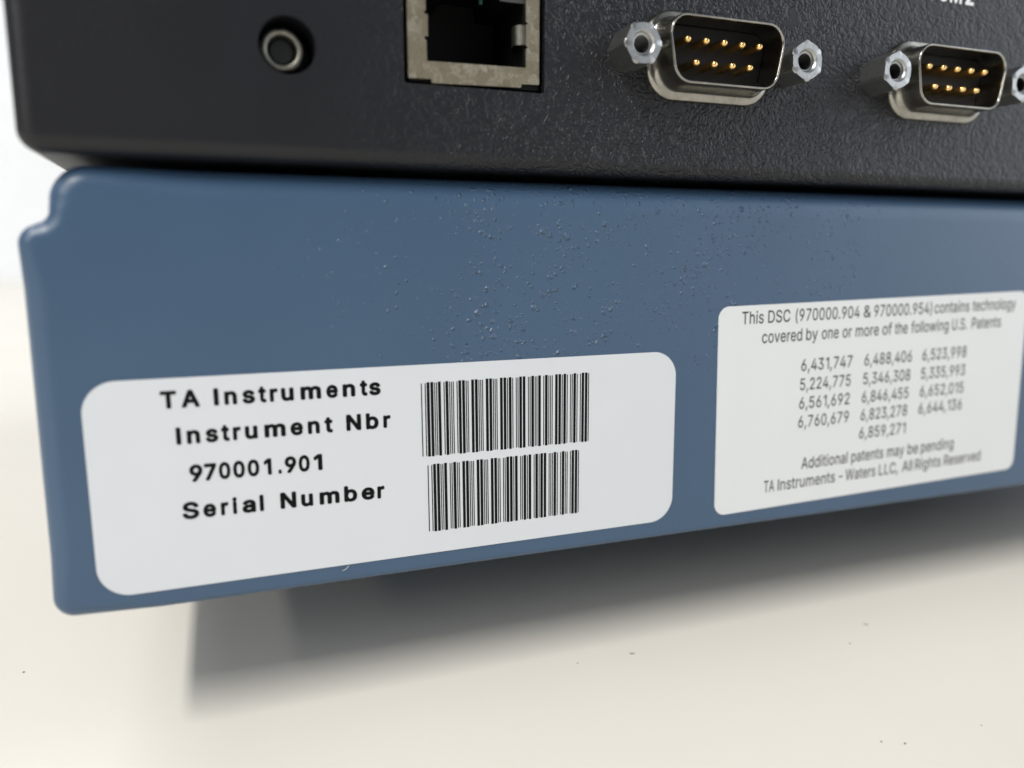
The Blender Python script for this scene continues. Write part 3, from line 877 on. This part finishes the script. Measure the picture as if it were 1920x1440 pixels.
def serial_connector(cx, cz, tilts):
    prof = [(1.42, -1.3), (1.42, -1.5), (1.34, -1.85), (1.14, -2.08), (0.86, -2.16), (0.62, -2.22), (0.40, -2.45), (0.22, -2.95), (0.09, -3.6), (0.02, -4.3),
            (0.0, -5.78), (-0.05, -5.94), (-0.16, -6.0), (-0.27, -5.97), (-0.34, -5.8), (-0.36, -5.4), (-0.36, -1.6)]
    bm = bmesh.new()
    loft(bm, [shift(dee(o_, y_), cx, cz) for o_, y_ in prof])
    sh = link('serial_connector', bm, M_SHELL, unit, (cx, 0, cz), angle=60)
    bm = bmesh.new()
    loft(bm, [shift(dee(-0.35, -1.62), cx, cz), shift(dee(-0.35, -1.9), cx, cz), shift(dee(-0.45, -2.0), cx, cz)], True, True)
    link('insulator', bm, M_RESIN, sh, (cx, -1, cz), angle=30)
    first = None
    for row, count, z in ((0, 5, 1.38), (1, 4, -1.38)):
        for k in range(count):
            x = (k - (count - 1) / 2) * 2.76
            if first is None:
                bm = bmesh.new()
                loft(bm, lathe(bm, cx + x, cz + z, [(0.52, -1.95), (0.52, -4.55), (0.47, -4.85), (0.33, -5.12), (0.15, -5.24), (0.02, -5.26)], 20), True, True)
                first = link('contact_pin', bm, M_GOLD, sh, (cx + x, -1, cz + z))
                fx, fz = x, z
            else:
                copy_tree(first, sh, Vector((x - fx, 0, z - fz)) * MM)
    for s, t in zip((-12.5, 12.5), tilts):
        j = link('jackscrew', hexnut(cx + s, cz, R(t)), M_ZINC, sh, (cx + s, 0, cz), angle=28)
        j.data.materials.append(M_BORE)                     # shade deep in the hole, painted as darker thread metal
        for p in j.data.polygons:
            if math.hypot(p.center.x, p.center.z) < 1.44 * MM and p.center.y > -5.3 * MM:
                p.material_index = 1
    return sh


a = serial_connector(12.45, 0.0, (4, 33))
a['label'] = 'serial connector between the network socket and the other serial connector'
b_ = serial_connector(53.3, 0.0, (27, 35))
b_['label'] = 'serial connector under the white printing, nearer the right edge'

bm = bmesh.new()
put_words(bm, [('C', 49.8, 11.78, 51.87, 11.78), ('O', 52.26, 11.78, 54.23, 11.78), ('M', 54.53, 11.78, 56.94, 11.78), ('2', 57.68, 11.78, 59.41, 11.78)], 2.65, -1.42, 'm')
link('printed_marking', bm, M_WHITE, unit, (56, 0, 12.3), smooth=False)

# ------------------------------------------------------------------ grit on the table
random.seed(4)


def crumb(x, y, s, label):
    bm = bmesh.new()
    bmesh.ops.create_icosphere(bm, subdivisions=2, radius=1.0)
    for v in bm.verts:
        k = 0.75 + 0.5 * random.random()
        v.co = Vector((x + v.co.x * s * k * 1.3, y + v.co.y * s * k, TABLE_Z + s * 0.55 + v.co.z * s * 0.6))
    o = link('grit_speck', bm, M_CRUMB, None, (x, y, TABLE_Z))
    o['label'] = label
    o['category'] = 'speck'
    o['group'] = 'specks of grit on the cream table'


crumb(21.95, -29.5, 0.098, 'tiny dark speck on the cream table, left one of the pair near the bottom edge')
crumb(24.35, -30.8, 0.112, 'tiny dark speck on the cream table, right one of the pair near the bottom edge')
crumb(36.5, -31.3, 0.068, 'faint speck on the table right of the dark pair, nearest the bottom right corner')
crumb(36.85, -8.8, 0.105, 'dark speck on the table below the grey-print label')
crumb(-4.8, 0.45, 0.09, 'round dark speck on the table just in front of the shadow')
crumb(-79.9, 25.9, 0.12, 'lone dark speck on the bright table left of the blue base')


def fibre(pts3, r, label, material):
    cu = []
    bm = bmesh.new()
    prev = None
    rings = []
    for i, p in enumerate(pts3):
        p = Vector(p)
        d = (Vector(pts3[min(i + 1, len(pts3) - 1)]) - Vector(pts3[max(i - 1, 0)])).normalized()
        s = d.cross(Vector((0, 0, 1)))
        if s.length < 1e-3:
            s = Vector((1, 0, 0))
        s.normalize()
        t = s.cross(d)
        rings.append([tuple(p + (s * math.cos(q) + t * math.sin(q)) * r) for q in [2 * math.pi * j / 8 for j in range(8)]])
    loft(bm, rings, True, True)
    o = link('fibre', bm, material, None, pts3[0])
    o['label'] = label
    o['category'] = 'fibre'
    return o


zt = TABLE_Z + 0.08
fibre([(3.7, 0.3, zt), (4.05, 0.1, zt), (4.4, 0.05, zt)], 0.055, 'short grey fibre on the table, right of the round dark speck', M_CRUMB)
fibre([(43.9, -4.45, zt), (43.75, -4.75, zt), (44.1, -5.1, zt)], 0.055, 'curled grey fibre on the table below the right-hand label', M_CRUMB)
fibre([(-38.1, -0.14, -65.15), (-37.6, -0.18, -64.95), (-37.3, -0.16, -64.6)], 0.028,
      'short pale fibre clinging to the lower edge of the barcode label', M_FIBRE)
